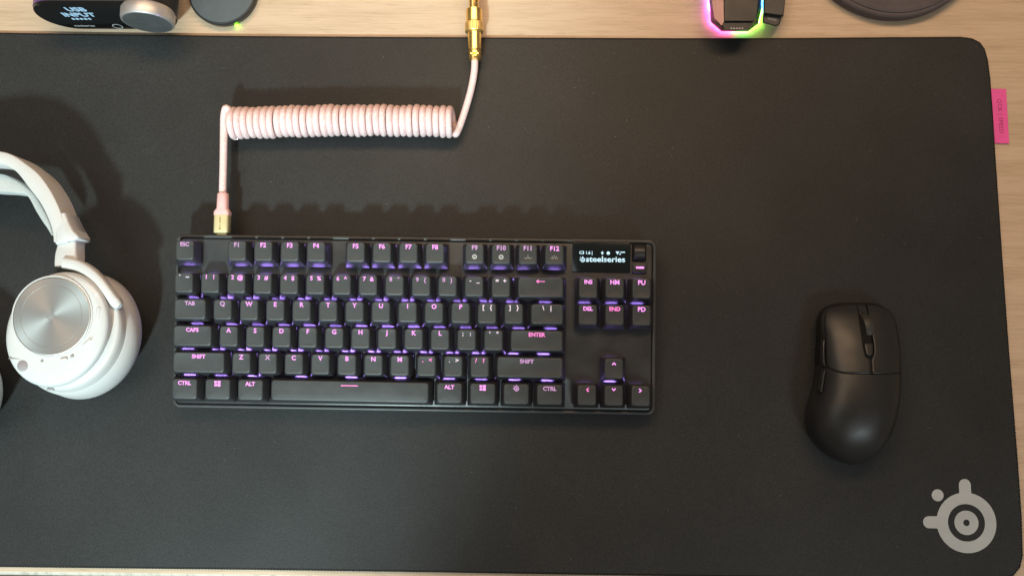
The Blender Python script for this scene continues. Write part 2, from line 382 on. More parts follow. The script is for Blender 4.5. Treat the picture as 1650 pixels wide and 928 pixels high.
def key_mesh(wu, row, wide_dish=False):
    k = (wu, row)
    if k in _keys: return _keys[k]
    w2 = wu*U/2-.5; d2 = U/2-.55; s = rows_inset[row]; n = 2*d2-14.0-s; n = max(n, .25)
    zb = -8.0; h = 2.7
    def rr(t, z, r, e=0): return rrect(-w2+h*t+e, -d2+s*t+e, w2-h*t-e, d2-n*t-e, r, z, 4)
    rings = [rr(0, zb, .9), rr(.04, zb+.6, 1.0), rr(.5, zb/2, 1.5), rr(.93, -.55, 2.0), rr(1, -.12, 2.0, .18), rr(1, 0, 1.8, .75)]
    mb = MB().loft(rings, False, False)
    # dished top: concentric rings sinking a little
    for a, b_ in ((.75, 1.9), (1.9, 4.0)):
        z = lambda e: -(.34 if row else -.30)*min(1, (e-.75)/3.2)
        mb.loft([rr(1, z(a), max(1.8-(a-.75), .5), a), rr(1, z(b_), max(1.8-(b_-.75), .5), b_)], False, b_ == 4.0)
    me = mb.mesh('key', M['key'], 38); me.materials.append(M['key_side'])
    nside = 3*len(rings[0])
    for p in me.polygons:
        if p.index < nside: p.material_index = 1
    _keys[k] = me; return me
def arrow_mesh(mb, d, s, w):
    """chevron pointing along angle d"""
    c, sn = math.cos(d), math.sin(d)
    pts = [(-s*.5, s), (s*.5, 0), (-s*.5, -s), (-s*.5-w, -s+w*.3), (s*.5-w*1.2, 0), (-s*.5-w, s-w*.3)]
    vs = [(x*c-y*sn, x*sn+y*c) for x, y in pts]
    return mb.loft([[(x, y, z) for x, y in (vs[0], vs[1], vs[4], vs[5])] for z in (0, .1)]).loft([[(x, y, z) for x, y in (vs[1], vs[2], vs[3], vs[4])] for z in (0, .1)])
def legend(sym, m, wu):
    """returns a mesh centred on the place of the legend"""
    if sym == 'WIN':
        mb = MB()
        for x in (-1.2, 1.2):
            for y in (-1.08, 1.08): mb.loft([[(x-1.0, y-.88-.06*x, z), (x+1.0, y-.88-.06*x, z), (x+1.0, y+.88+.06*x, z), (x-1.0, y+.88+.06*x, z)] for z in (0, .1)])
        return mb.mesh('legend', m)
    if sym == 'BAR': return MB().loft([rrect(-6.2, -.38, 6.2, .38, .36, z) for z in (0, .1)]).mesh('legend', m)
    if sym == 'BACK':
        mb = MB().loft([rrect(-2.2, -.3, 3.0, .3, .2, z) for z in (0, .1)])
        mb.loft([[(-3.4, 0, z), (-1.6, -1.35, z), (-1.1, -.95, z), (-2.3, 0, z)] for z in (0, .102)]); mb.loft([[(-3.4, 0, z), (-2.3, 0, z), (-1.1, .95, z), (-1.6, 1.35, z)] for z in (0, .104)])
        return mb.mesh('legend', m)
    if sym == 'LOGO': return emblem(MB(), (.2, -.2, 0), .085, 0, .1, n=60).mesh('legend', m)
    if sym in ('UP', 'DOWN', 'LEFT', 'RIGHT'):
        return arrow_mesh(MB(), {'UP': 90, 'DOWN': 270, 'LEFT': 180, 'RIGHT': 0}[sym]*math.pi/180, 1.45, .95).mesh('legend', m)
    if ' ' in sym:
        a, b_ = sym.split(' ')
        return join_meshes([(text_mesh(a, 4.2, m, .1, bold=.12), (-2.7, 0, .05)), (text_mesh(b_, 4.2, m, .1, bold=.12), (2.7, 0, .05))], 'legend', m)
    me = text_mesh(sym, 4.5 if len(sym) < 3 or sym.startswith('F') else 3.9, m, .1, bold=.14)
    return join_meshes([(me, (0, 0, .05))], 'legend', m)
hi, lo, pk, wh = M['leg_hi'], M['leg_lo'], M['leg_pk'], M['leg_wh']
ROWS = [
 (5, [(0, 1, 'ESC', lo), (2, 1, 'F1', lo), (3, 1, 'F2', hi), (4, 1, 'F3', hi), (5, 1, 'F4', hi), (6.5, 1, 'F5', hi), (7.5, 1, 'F6', hi), (8.5, 1, 'F7', hi), (9.5, 1, 'F8', hi),
      (11, 1, 'F9', lo), (12, 1, 'F10', lo), (13, 1, 'F11', lo), (14, 1, 'F12', hi)]),
 (4, [(i, 1, s, mm) for i, (s, mm) in enumerate([('` ~', wh), ('1 !', hi), ('2 @', hi), ('3 #', hi), ('4 $', hi), ('5 %', hi), ('6 ^', hi), ('7 &', hi), ('8 *', lo), ('9 (', lo), ('0 )', lo), ('- _', wh), ('= +', wh)])] + [(13, 2, 'BACK', pk)]),
 (3, [(0, 1.5, 'TAB', lo)] + [(1.5+i, 1, s, lo if s == 'Q' else hi) for i, s in enumerate('QWERTYUIOP')] + [(11.5, 1, '[ {', wh), (12.5, 1, '] }', wh), (13.5, 1.5, '\\ |', wh)]),
 (2, [(0, 1.75, 'CAPS', hi)] + [(1.75+i, 1, s, hi) for i, s in enumerate('ASDFGHJKL')] + [(10.75, 1, '; :', wh), (11.75, 1, "' \"", wh), (12.75, 2.25, 'ENTER', pk)]),
 (1, [(0, 2.25, 'SHIFT', hi)] + [(2.25+i, 1, s, hi if s != 'X' else lo) for i, s in enumerate('ZXCVBNM')] + [(9.25, 1, ', <', pk), (10.25, 1, '. >', wh), (11.25, 1, '/ ?', pk), (12.25, 2.75, 'SHIFT', lo)]),
 (0, [(0, 1.25, 'CTRL', hi), (1.25, 1.25, 'WIN', hi), (2.5, 1.25, 'ALT', hi), (3.75, 6.25, 'BAR', pk), (10, 1.25, 'ALT', hi), (11.25, 1.25, 'WIN', hi), (12.5, 1.25, 'LOGO', lo), (13.75, 1.25, 'CTRL', lo)]),
]
NX = KN-.5
ROWS += [(4, [(NX, 1, 'INS', hi), (NX+1, 1, 'HM', hi), (NX+2, 1, 'PU', hi)]), (3, [(NX, 1, 'DEL', hi), (NX+1, 1, 'END', pk), (NX+2, 1, 'PD', hi)]),
         (1, [(NX+1, 1, 'UP', hi)]), (0, [(NX, 1, 'LEFT', pk), (NX+1, 1, 'DOWN', hi), (NX+2, 1, 'RIGHT', hi)])]
led_mes = [slab(-5.6, -.6, 2.6, .6, .2, 0, .5, .1, 2).mesh('backlight_led', emit('violet_led_%d' % i, (.42, .25, 1.0), v)) for i, v in enumerate((66, 48, 34, 20))]
rk = random.Random(3)
for row, items in ROWS:
    for x, wu, sym, mm in items:
        cx = (x+wu/2)*U; cy = row*U+(KG*U if row == 5 else 0)
        # fitted centres are those of the top faces: move the base so the top face lands there
        s = rows_inset[row]; nn = max(2*(U/2-.55)-14.0-s, .25); off = -(s-nn)/2
        dz = rk.uniform(-.12, .12)
        k = put('space_bar' if sym == 'BAR' else 'key', key_mesh(wu, row), kb, (cx+rk.uniform(-.12, .12), cy+off, TOP+dz))
        k.rotation_euler = (rk.uniform(-.006, .006), rk.uniform(-.006, .006), rk.uniform(-.006, .006))
        lm = put('legend', legend(sym, mm, wu), k, (-2.2 if sym == 'SHIFT' and mm is lo else 0, 7.0-2.9-off, .0))
        lm.location.z = -.06*S if row else .26*S
        if sym in ('UP', 'DOWN', 'LEFT', 'RIGHT'): lm.location.y = (7.0-3.1-off)*S
        if sym == 'F9' or sym == 'F10':
            lg = MB()
            lg.loft([circle((0, 0), 1.75, z, 24) for z in (0, .08)])
            q = put('media_symbol', lg.mesh('media_symbol', M['leg_print']), k, (0, -off-2.2, -.08)); 
            i_ = MB().loft([rrect(-.75, -.7, -.2, .7, .05, z, 1) for z in (.08, .12)]).loft([rrect(.15, -.7, .75, .7, .05, z, 1) for z in (.08, .12)])
            i_.build('media_symbol', M['key'], k, loc=(0, -off-2.2, -.08))
        if sym in ('F11', 'F12'):
            lg = MB()
            nb = 5 if sym == 'F12' else 3
            arc = [(1.1*math.cos(a), 1.1*math.sin(a)-.6) for a in (math.pi*j/6 for j in range(7))]
            for j in range(6):
                (xa, ya), (xb, yb) = arc[j], arc[j+1]
                lg.loft([[(xa, ya, z), (xb, yb, z), (xb*.75, (yb+.6)*.75-.6, z), (xa*.75, (ya+.6)*.75-.6, z)] for z in (0, .08)])
            for j in range(nb):
                a = math.radians(20+140*j/(nb-1)); c_, s_ = math.cos(a), math.sin(a)
                lg.loft([[(1.5*c_-.16*s_, 1.5*s_+.16*c_-.6, z), (1.5*c_+.16*s_, 1.5*s_-.16*c_-.6, z), (2.1*c_+.16*s_, 2.1*s_-.16*c_-.6, z), (2.1*c_-.16*s_, 2.1*s_+.16*c_-.6, z)] for z in (0, .08)])
            o_ = lg.build('light_symbol', M['leg_print'], k, loc=(0, -off-2.6, -.06)); o_.scale = (1.35, 1.35, 1)
        if sym in 'FJ' and len(sym) == 1:
            slab(-2, -.3, 2, .3, .25, 0, .35, .15, 2).build('homing_bar', M['key'], k, loc=(0, -7-off+1.6, -.15))
        for lx in ([0] if wu < 2 else ([-U*.6, U*.6] if wu < 3 else [-36, 0, 36])):
            put('backlight_led', led_mes[min(3, max(0, int(rk.uniform(-.2, 1.3)+(cx > 185)*1.2+(cx < 40)*1.0)))], kb, (cx+lx+rk.uniform(-.3, .3), cy+(8.1 if row > 1 else 7.4)+off, PZ+.05))
# screen, roller and button
sx0, sx1, sy0, sy1 = 287.6, 329.6, 87.2, 109.0
scr = slab(sx0, sy0, sx1, sy1, 1.0, PZ-.2, PZ+.55, .08).build('screen', M['glass'], kb, 40)
SZ = PZ+.6
def on_screen(s, x, y, size, bold=.05, al='LEFT', mm=None, sx=1):
    o = put('screen_text', join_meshes([(text_mesh(s, size, mm or M['oled'], .06, al, bold), (0, 0, .03))], 'screen_text', mm or M['oled']), scr, (x, y, SZ)); o.scale = (sx, 1, 1); return o
on_screen('C3 1.6 |', 292.6, 101.3, 3.0, .09)
on_screen('steelseries', 297.4, 96.6, 5.6, .12, sx=1.2)
emblem(MB(), (295.2, 96.2, 0), .078, SZ, SZ+.06, n=72).build('screen_emblem', M['oled'], scr)
ic = MB()
ic.loft([[(308.2, 101.3, z), (309.3, 100.0, z), (310.4, 101.3, z), (309.3, 102.6, z)] for z in (SZ, SZ+.06)])
ic.loft([circle((313.6, 101.2), 1.25, z, 12) for z in (SZ, SZ+.06)])
ic.loft([[(318.8, 102.5, z), (321.6, 102.5, z), (320.2, 100.2, z)][::-1] for z in (SZ, SZ+.06)])
ic.loft([rrect(322.2, 101.6, 325.6, 102.4, .1, z, 1) for z in (SZ, SZ+.06)])
ic.loft([rrect(321.6, 100.2, 322.6, 101.0, .1, z, 1) for z in (SZ, SZ+.06)])
ic.build('screen_icons', M['oled'], scr)
slab(330.6, 95.2, 341.0, 108.6, 1.2, PZ-.1, PZ+.25, .1).build('roller_well', M['gap'], kb)
mr = Matrix.Translation((335.8, 101.9, PZ-1.2)) @ Matrix.Rotation(math.pi/2, 4, 'Y')
rp = [(5.2, -4.0), (5.8, -3.6), (5.9, 0), (5.8, 3.6), (5.2, 4.0)]
rl = lathe(rp, 48, mr); rl.build('roller', M['black'], kb, 35)
bt = slab(331.0, 87.0, 341.4, 94.4, 1.0, PZ-.2, PZ+1.6, .5).build('screen_button', M['black'], kb, 40)
MB().loft([rrect(333.4, 90.2, 339.4, 91.8, .7, z) for z in (PZ+1.6, PZ+1.68)]).build('button_light', M['leg_hi'], bt)
# ------------------------------------------------------------------ coiled cable
cb = empty('coiled_cable', at(550, 197, 0))
tag(cb, 'pink coiled sleeved cable with gold connectors plugged into the keyboard', 'cable')
CL = -(at(550, 197, 0))
def loc_(p): return Vector(p)+CL
TR = 2.42; HR = 9.6; nl = 34
zc = 12.0
cl, cr = at(373, 199.5, zc), at(731, 196.5, zc)
ncoil = 34; pts = []; spt = 20
for i in range(ncoil*spt+1):
    tt = i/(ncoil*spt); a = math.radians(150)-2*math.pi*i/spt
    ax = cl.lerp(cr, tt+(.0012*math.sin(tt*37)+.0007*math.sin(tt*89+1))*math.sin(math.pi*tt)); ax.y += 1.6*math.sin(math.pi*tt)+.25*math.sin(tt*31)
    # loops lean a little
    r = HR+.25*math.sin(tt*47)+.15*math.sin(tt*113)
    wob = .12*math.sin(tt*61)
    pts.append(ax+Vector((wob+.9*math.sin(a)*1.0, r*math.cos(a+math.pi/2)*1.0, r*math.sin(a+math.pi/2))))
# direction: y = r cos, z = r sin ; ends join to the straight runs
tube([loc_(p) for p in pts], TR, 12).build('coil', M['cable'], cb, 60)
s0 = pts[0]; lead = [s0, s0+Vector((-2.0, 3.5, 2.5))]
print('coil start', s0[:], 'end', pts[-1][:])
left = smooth_path([pts[2], s0, at(367, 176.5, 19), at(361.5, 184, 18.5), at(360.5, 215, 17), at(360, 260, 16.5), at(359, 300, 16.8), at(358.8, 318, 17)], 8)
tube([loc_(p) for p in left], 2.75, 12).build('straight_lead', M['cable'], cb, 60)
e = pts[-1]
right = smooth_path([pts[-3], e, at(734.5, 216, 9), at(741, 203, 8), at(752, 170, 7.5), at(760, 140, 7.5), at(764.5, 112, 8), at(765.0, 88, 8.5)], 8)
tube([loc_(p) for p in right], 2.7, 12).build('straight_lead', M['cable'], cb, 60)
# plug at the keyboard: rubber boot, collar, flat gold shell
pz = 17.5
pA, pB = at(359.5, 312, pz), at(358, 377.5, pz)
ax = (pB-pA); axn = ax.normalized(); ang = math.atan2(axn.y, axn.x)+math.pi/2
plug_m = Matrix.Translation(loc_(pA)) @ Matrix.Rotation(ang, 4, 'Z')
def rr3(w_, h_, r, y): return [tuple(plug_m @ Vector((x, y, z))) for x, z, _ in rrect(-w_/2, -h_/2, w_/2, h_/2, r, 0, 4)]
MB().loft([rr3(7.0, 6.4, 3, 0), rr3(8.0, 7.0, 3, -.5), rr3(8.2, 7.0, 2.6, -11.0), rr3(9.4, 7.4, 2.4, -12.3), rr3(11.4, 8.0, 2, -14.0), rr3(11.4, 8.0, 2, -16.6)]).build('cable_boot', M['boot'], cb, 50, fixn=True)
gs = MB().loft([rr3(10.2, 7.0, 1.6, -16.4), rr3(10.8, 7.6, 1.6, -16.7), rr3(10.8, 7.6, 1.6, -29.2), rr3(10.2, 7.0, 1.4, -29.8), rr3(8.4, 2.6, 1.2, -29.85), rr3(8.4, 2.6, 1.2, -33.5)]).build('plug_shell', M['gold_matt'], cb, 40, fixn=True)
eng = MB()
for y0_, y1_, wd in ((-18.2, -22.6, .35), (-23.6, -24.4, .3), (-24.8, -25.6, .35), (-26.2, -27.6, .6)):
    eng.loft([[tuple(plug_m @ Vector((x-.3, y, 3.8+z))) for x, y in ((-wd, y0_), (wd, y0_), (wd, y1_), (-wd, y1_))] for z in (0, .06)])
eng.build('engraving', M['gold_ink'], gs, fixn=True)
# round gold connector
cA, cB = at(765.2, 96, 9), at(763.5, 0, 10)
dv = (cB-cA).normalized(); q = dv.to_track_quat('Z', 'Y').to_matrix().to_4x4()
def conn(profile, name, m_, parent=cb, n=40): return lathe([(r*1.16, h) for r, h in profile], n, Matrix.Translation(loc_(cA)) @ q).build(name, m_, parent, 30)
px = 1/2.2
conn([(2.5, -1.0), (4.0, -.6), (4.5, 1.2), (4.3, 2.4), (3.5, 3.0), (4.4, 3.6), (4.4, 5.4), (3.9, 6.4)], 'cable_clamp', M['gold'])
conn([(3.9, 6.3), (4.5, 7.0), (4.5, 20.4), (4.2, 21.0)], 'connector_body', M['gold'])
rim_ = MB(); nk = 72
nk = 72; pr = [(4.4, 20.6), (5.9, 20.9), (6.2, 21.4), (6.2, 27.6), (5.9, 28.1), (4.6, 28.4)]
rim_.loft([[tuple(Matrix.Translation(loc_(cA)) @ q @ Vector(((r+(.14 if (i % 2 and 1 < k < 4) else 0))*math.cos(2*math.pi*i/nk), (r+(.14 if (i % 2 and 1 < k < 4) else 0))*math.sin(2*math.pi*i/nk), h))) for i in range(nk)] for k, (r, h) in enumerate([(r*1.13, h) for r, h in pr])])
M['gold_satin'] = plastic('satin_gold', (.90, .62, .24), .40, .5, metal=.95, gs=.1)
rim_.build('knurled_collar', M['gold_satin'], cb, 20)
conn([(4.6, 28.2), (5.4, 28.6), (5.4, 38.2), (5.0, 38.8), (3.2, 39.0)], 'connector_sleeve', M['gold'])
conn([(3.1, 38.8), (3.3, 39.3), (3.3, 62), (2.6, 63)], 'connector_neck', M['gold'])
tube([loc_(cA+dv*62), loc_(cA+dv*80), loc_(cA+dv*110+Vector((2, 0, -2)))], TR, 12).build('straight_lead', M['cable'], cb, 60)
# locking lugs on the clamp
for sx_ in (-1, 1):
    v_ = Matrix.Translation(loc_(cA)) @ q
    lathe([(0.9, -.5), (1.1, -.2), (1.1, .4), (.8, .7)], 12, v_ @ Matrix.Translation((sx_*2.2, 3.6, 3.0)) @ Matrix.Rotation(-math.pi/2, 4, 'X')).build('clamp_screw', M['gold'], cb, 40)
# ------------------------------------------------------------------ headphones
hp = empty('headphones', at(110, 540, 0))
tag(hp, 'white over-ear headphones lying on the mat with a silver disc on the cup', 'headphones')
HL = -at(110, 540, 0)
def hl(p): return tuple(Vector(p)+HL)
def ell(cu, cv, ru, rv, rot, z, n=72, pw=2.0):
    out = []; r_ = math.radians(rot)
    for i in range(n):
        a = 2*math.pi*i/n; c_, s_ = math.cos(a), math.sin(a)
        x = ru*math.copysign(abs(c_)**(2/pw), c_); y = rv*math.copysign(abs(s_)**(2/pw), s_)
        out.append(hl(at(cu+x*math.cos(r_)+y*math.sin(r_), cv+x*math.sin(r_)-y*math.cos(r_), z)))
    return out
def ell_clock(*a, **k): return ell(*a, **k)
# pixel ellipses of the cup as seen at their own heights
cup_layers = [  # cu, cv, ru, rv, rot, z
    (140, 548, 74, 88, 28, 3), (140, 547, 83, 96, 28, 8), (138, 545, 88, 101, 28, 16), (134, 541, 90, 103.5, 28, 26),
    (127, 539, 90, 103, 28, 33), (120, 538, 88, 102, 28, 38), (115, 537, 86, 100, 28, 40.5)]
MB().loft([ell(*l) for l in cup_layers]).build('ear_cushion', M['white'], hp, 45, fixn=True)
mid_layers = [(115.5, 536.5, 85.5, 99.5, 28, 40.2), (110, 534.5, 84.5, 98.8, 28, 45.5), (106, 533, 83, 97.5, 28, 48.6), (104, 532.5, 81, 95.5, 28, 49.6)]
MB().loft([ell(*l) for l in mid_layers]).build('cup_housing', M['white'], hp, 45, fixn=True)
top_layers = [(97, 532, 78, 96, 28, 49.2), (94, 531, 79, 96, 28, 54), (92, 530.5, 78, 95, 28, 56.2), (91, 529.5, 73, 90, 28, 57.9), (90, 525, 66.5, 78, 25, 58.6), (87, 516, 65.0, 68, 10, 58.7)]
cup = MB().loft([ell(*l) for l in top_layers]).build('ear_cup', M['white_gloss'], hp, 50, fixn=True)
dc = at(84, 509.5, 59)+HL
rD = (at(84+62.3, 509.5, 59)-at(84, 509.5, 59)).length
disc = lathe([(rD+1.3, -.4), (rD+1.3, .35), (rD+.55, .6), (rD+.2, .45)], 96, cap1=False).build('disc_surround', M['white_gloss'], cup, 40, loc=(dc.x, dc.y, 58.9))
dsc = lathe([(rD, -.2), (rD, .55), (rD-.5, .8), (rD*.80, .82), (rD*.795, .70), (rD*.785, .70), (rD*.78, .82), (.9, .72)], 96).build('silver_disc', M['silver'], hp, 25, loc=(dc.x, dc.y, 58.9))
em = emblem(MB(), (0, 0, 0), .14, 0, .07, n=90); em.build('embossed_emblem', M['emboss'], dsc, loc=(-1.0, 0.6, .78))
# microphone dot, pills, lamp
def on_cup(u, v, z=58.3): return at(u, v, z)+HL
p = on_cup(39.5, 589, 56.5); lathe([(3.7, -3), (3.7, .6), (3.3, .85)], 32).build('microphone_grille', M['grey_dot'], hp, 40, loc=(p.x, p.y, 58.0))
def pill(u, v, lw, ln, ang_, z, name, m_, hh=.5):
    p = on_cup(u, v, z)
    o_ = slab(-ln/2, -lw/2, ln/2, lw/2, lw/2-.05, -1.5, hh, .3).build(name, m_, cup, 40, loc=(p.x, p.y, z+.9)); o_.rotation_euler = (0, 0, math.radians(ang_)); return o_
pill(158.5, 506, 2.6, 10, 84, 57.4, 'side_button', M['white'])
pill(143, 551, 3.6, 10, 42, 57.4, 'side_button', M['white'])
pill(142.5, 551.5, 1.8, 6.6, 42, 57.95, 'side_button', M['white_gloss'])
pill(104, 579, 2.0, 5, 10, 58.4, 'side_button', M['white']); pill(117, 574, 1.6, 2.2, 20, 58.4, 'side_button', M['seam']); pill(68.5, 582, 1.1, 1.6, 0, 58.4, 'side_button', M['seam'])
M['lamp'] = emit('status_light', (1, 1, 1), 1.3)
p = on_cup(155.5, 475.5, 57.6); lathe([(.8, -1), (.8, .35), (.5, .6)], 16).build('status_light', M['lamp'], cup, 60, loc=(p.x, p.y, 57.8))
pill(30, 578, .25, 13, -1, 57.3, 'seam_line', M['seam'], .3)
pill(82, 627, 1.6, 5, 0, 48.9, 'charging_port', M['seam'], .25)
# yoke: stem and curved arm
def strip(path, z_off=0):
    """path of (u, v, half width px, z top, thickness mm): bevelled band"""
    P = []
    keys_ = path
    for i in range(len(keys_)-1):
        for j in range(6):
            tt = j/6; a = keys_[max(i-1, 0)]; b_ = keys_[i]; c_ = keys_[i+1]; d_ = keys_[min(i+2, len(keys_)-1)]
            P.append([.5*((2*b_[k])+(c_[k]-a[k])*tt+(2*a[k]-5*b_[k]+4*c_[k]-d_[k])*tt*tt+(3*b_[k]-a[k]-3*c_[k]+d_[k])*tt**3) for k in range(5)])
    P.append(list(keys_[-1])); secs = []
    for i, (u, v, hw, z, th) in enumerate(P):
        a, c_ = P[max(i-1, 0)], P[min(i+1, len(P)-1)]
        t_ = Vector((c_[0]-a[0], c_[1]-a[1])).normalized(); nv = Vector((-t_.y, t_.x))
        A = at(u+nv.x*hw, v+nv.y*hw, z); B = at(u-nv.x*hw, v-nv.y*hw, z); mid_ = (A+B)/2; hd = (A-B)/2; w_ = hd.length; hd = hd.normalized()
        bv = min(1.6, w_*.6, th*.4); sec = []
        for x, zz in ((-w_, -th+bv), (-w_, -bv), (-w_+bv*.3, -bv*.3), (-w_+bv, 0), (0, .25), (w_-bv, 0), (w_-bv*.3, -bv*.3), (w_, -bv), (w_, -th+bv), (w_-bv, -th), (-w_+bv, -th)):
            sec.append(hl(mid_+hd*x+Vector((0, 0, zz))))
        secs.append(sec)
    return MB().loft(secs)
strip([(107, 384, 14, 50, 14), (106, 398, 15.5, 50, 13), (105, 412, 18, 51, 12), (106, 428, 20, 52, 9)]).build('yoke_stem', M['white'], hp, 45, fixn=True)
strip([(100, 423, 9.5, 53.5, 8), (120, 427, 9.5, 54, 8), (137, 435, 9, 55, 8), (154, 449, 8.5, 55.5, 8), (168, 466, 8, 55.5, 8), (178, 480, 8, 54.5, 8), (184, 487.5, 8.5, 53.4, 7), (188.5, 491.5, 7, 52.5, 6), (190.5, 493.5, 4, 52, 5)]).build('yoke_arm', M['white'], hp, 45, fixn=True)
# headband: white rigid arch with a broad outer face, elastic strap inside it
def arch(outer, inner, z1, z0, name, m_, bev=.8):
    A = smooth_path([at(u, v, z1) for u, v in outer], 6); B = smooth_path([at(u, v, z1) for u, v in inner], 6)
    secs = []
    for i, a in enumerate(A):
        tt = i/(len(A)-1); b_ = B[i]; hd = (a-b_); w_ = hd.length; hd.normalize(); z0_ = z0(tt) if callable(z0) else z0
        secs.append([hl(p) for p in (a+Vector((0, 0, z0_-z1)), a+Vector((0, 0, -bev)), a-hd*bev*.3+Vector((0, 0, -bev*.3)), a-hd*bev, (a+b_)/2+Vector((0, 0, .3)), b_+hd*bev, b_+hd*bev*.3+Vector((0, 0, -bev*.3)), b_+Vector((0, 0, -bev)), b_+Vector((0, 0, z0_-z1)))])
    return MB().loft(secs).build(name, m_, hp, 45, fixn=True)
arch([(-260, 380), (-190, 300), (-100, 252), (-40, 241), (0, 244), (20, 250), (40, 263), (61, 280), (79, 304), (94, 333), (105, 366), (110, 390)],
     [(-230, 385), (-165, 318), (-90, 274), (-35, 262), (0, 264), (14, 269), (28, 279), (45, 301), (64, 326), (76, 349), (84, 372), (86, 390)], 52, lambda t: 34-4*math.sin(t*3), 'headband', M['white'])
arch([(-200, 370), (-120, 300), (-50, 278), (0, 280), (20, 288), (37, 298), (53, 312), (66, 332), (78, 355), (86, 378)],
     [(-180, 390), (-110, 332), (-50, 309), (0, 309), (25, 311), (44, 316), (59, 342), (69, 358), (76, 368), (82, 379)], 38, 27, 'strap', M['strap'])
strip([(95, 345, 10, 51.3, 18), (98.5, 360, 12, 51.9, 19), (103, 376, 15.5, 52.7, 19), (106.5, 386, 19.5, 52.5, 17), (107.5, 389.5, 18.5, 51.8, 16)]).build('hinge_collar', M['white_gloss'], hp, 45, fixn=True)
# second cup: its edge just enters the picture
sh = -217
MB().loft([ell(l[0]+sh-8, l[1]+84, l[2]+4, l[3]*.9, 0, l[5]) for l in cup_layers]).build('ear_cushion', M['white'], hp, 45, fixn=True)
# ------------------------------------------------------------------ mouse
mo = empty('computer_mouse', at(1378, 620, 0))
tag(mo, 'matte black wireless mouse on the right half of the mat', 'computer mouse')
mc = at(1376, 620, 0)
MLN = [  # photo row v, left u, right u, crown height, height of the widest line
 (488, 1352, 1401.5, 12, 8), (491, 1338, 1415.5, 14, 9), (496, 1328, 1425.5, 16, 10), (505, 1321, 1435.5, 19, 11), (520, 1318, 1441.0, 22.5, 12), (545, 1318, 1445.0, 27, 13), (575, 1317, 1446.5, 31, 14),
 (603, 1316, 1446.5, 34, 14), (632, 1310, 1445.0, 36, 14), (660, 1302, 1441.0, 36.5, 14), (685, 1301, 1434.5, 35, 13), (705, 1307, 1425.5, 32, 12), (722, 1318, 1414.5, 27.5, 11), (735, 1333, 1401.5, 22, 10), (743, 1348, 1388.5, 17, 8), (747, 1360, 1376.5, 12, 7)]
sec_tab = []
for v, a, b_, h, zl in MLN:
    A, B = at(a, v, zl), at(b_, v, zl); sec_tab.append(((A.y+B.y)/2, A.x, B.x, h, zl))
sec_tab.sort()
def interp(y, k):
    T = sec_tab
    if y <= T[0][0]: return T[0][k]
    if y >= T[-1][0]: return T[-1][k]
    for i in range(len(T)-1):
        if T[i][0] <= y <= T[i+1][0]:
            t_ = (y-T[i][0])/(T[i+1][0]-T[i][0]); p0 = T[max(i-1, 0)]; p1, p2 = T[i], T[i+1]; p3 = T[min(i+2, len(T)-1)]
            m1 = (p2[k]-p0[k])/(p2[0]-p0[0])*(p2[0]-p1[0]); m2_ = (p3[k]-p1[k])/(p3[0]-p1[0])*(p2[0]-p1[0])
            return (2*t_**3-3*t_**2+1)*p1[k]+(t_**3-2*t_**2+t_)*m1+(-2*t_**3+3*t_**2)*p2[k]+(t_**3-t_**2)*m2_
def mz(x, y):
    l, r, h, zl = (interp(y, k) for k in (1, 2, 3, 4)); c_ = (l+r)/2; w_ = (r-l)/2
    q_ = min(1, abs((x-c_)/w_)); return zl+(h-zl)*(1-q_**2.6)**(1/1.9)
ymin, ymax = sec_tab[0][0], sec_tab[-1][0]
split_y = at(1380, 603, 34).y
def ml(p): return (p[0]-mc.x, p[1]-mc.y, p[2])
def seam(x):
    l, r = interp(split_y, 1), interp(split_y, 2); s_ = (x-l)/(r-l)
    return 6.0*max(0, (.26-s_)/.26)**2.2+1.2*max(0, (s_-.6)/.4)
def mouse_rings(ta, tb_, ny, drop):
    rings = []; NA = 48
    for i in range(ny+1):
        tt = ta+(tb_-ta)*i/ny; yb = ymin+(ymax-ymin)*(.5-.5*math.cos(math.pi*tt))
        wt = math.exp(-((yb-split_y)/9)**2); ring = []
        l, r, h, zl = (interp(yb, k) for k in (1, 2, 3, 4)); c_ = (l+r)/2; w_ = (r-l)/2
        for j in range(NA+1):
            a = math.pi*j/NA; q_ = -math.cos(a); q_ = math.copysign(abs(q_)**.9, q_); x = c_+w_*q_
            y = yb+seam(x)*wt; l2, r2 = interp(y, 1), interp(y, 2); x = (l2+r2)/2+(r2-l2)/2*q_*(.995 if drop else 1)
            ring.append(ml((x, y, max(interp(y, 4), mz(x, y)-drop*(1-abs(q_)**6)))))
        for sd in (1, -1):
            ye = yb+seam(c_+w_*sd)*wt; l2, r2, zl2 = interp(ye, 1), interp(ye, 2), interp(ye, 4); c2, w2 = (l2+r2)/2, (r2-l2)/2
            seq = [(.985, zl2*.6), (.94, 2.2), (.86, .6)]
            for f_, z_ in (seq if sd > 0 else seq[::-1]): ring.append(ml((c2+sd*w2*f_, ye, z_)))
        rings.append(ring)
    return rings
ts = math.acos(1-2*(split_y-ymin)/(ymax-ymin))/math.pi
MB().loft(mouse_rings(0, ts, 40, 0)).build('shell', M['mouse'], mo, 60, fixn=True)
MB().loft(mouse_rings(ts, 1, 30, 1.5)).build('front_frame', M['mouse_dark'], mo, 60, fixn=True)
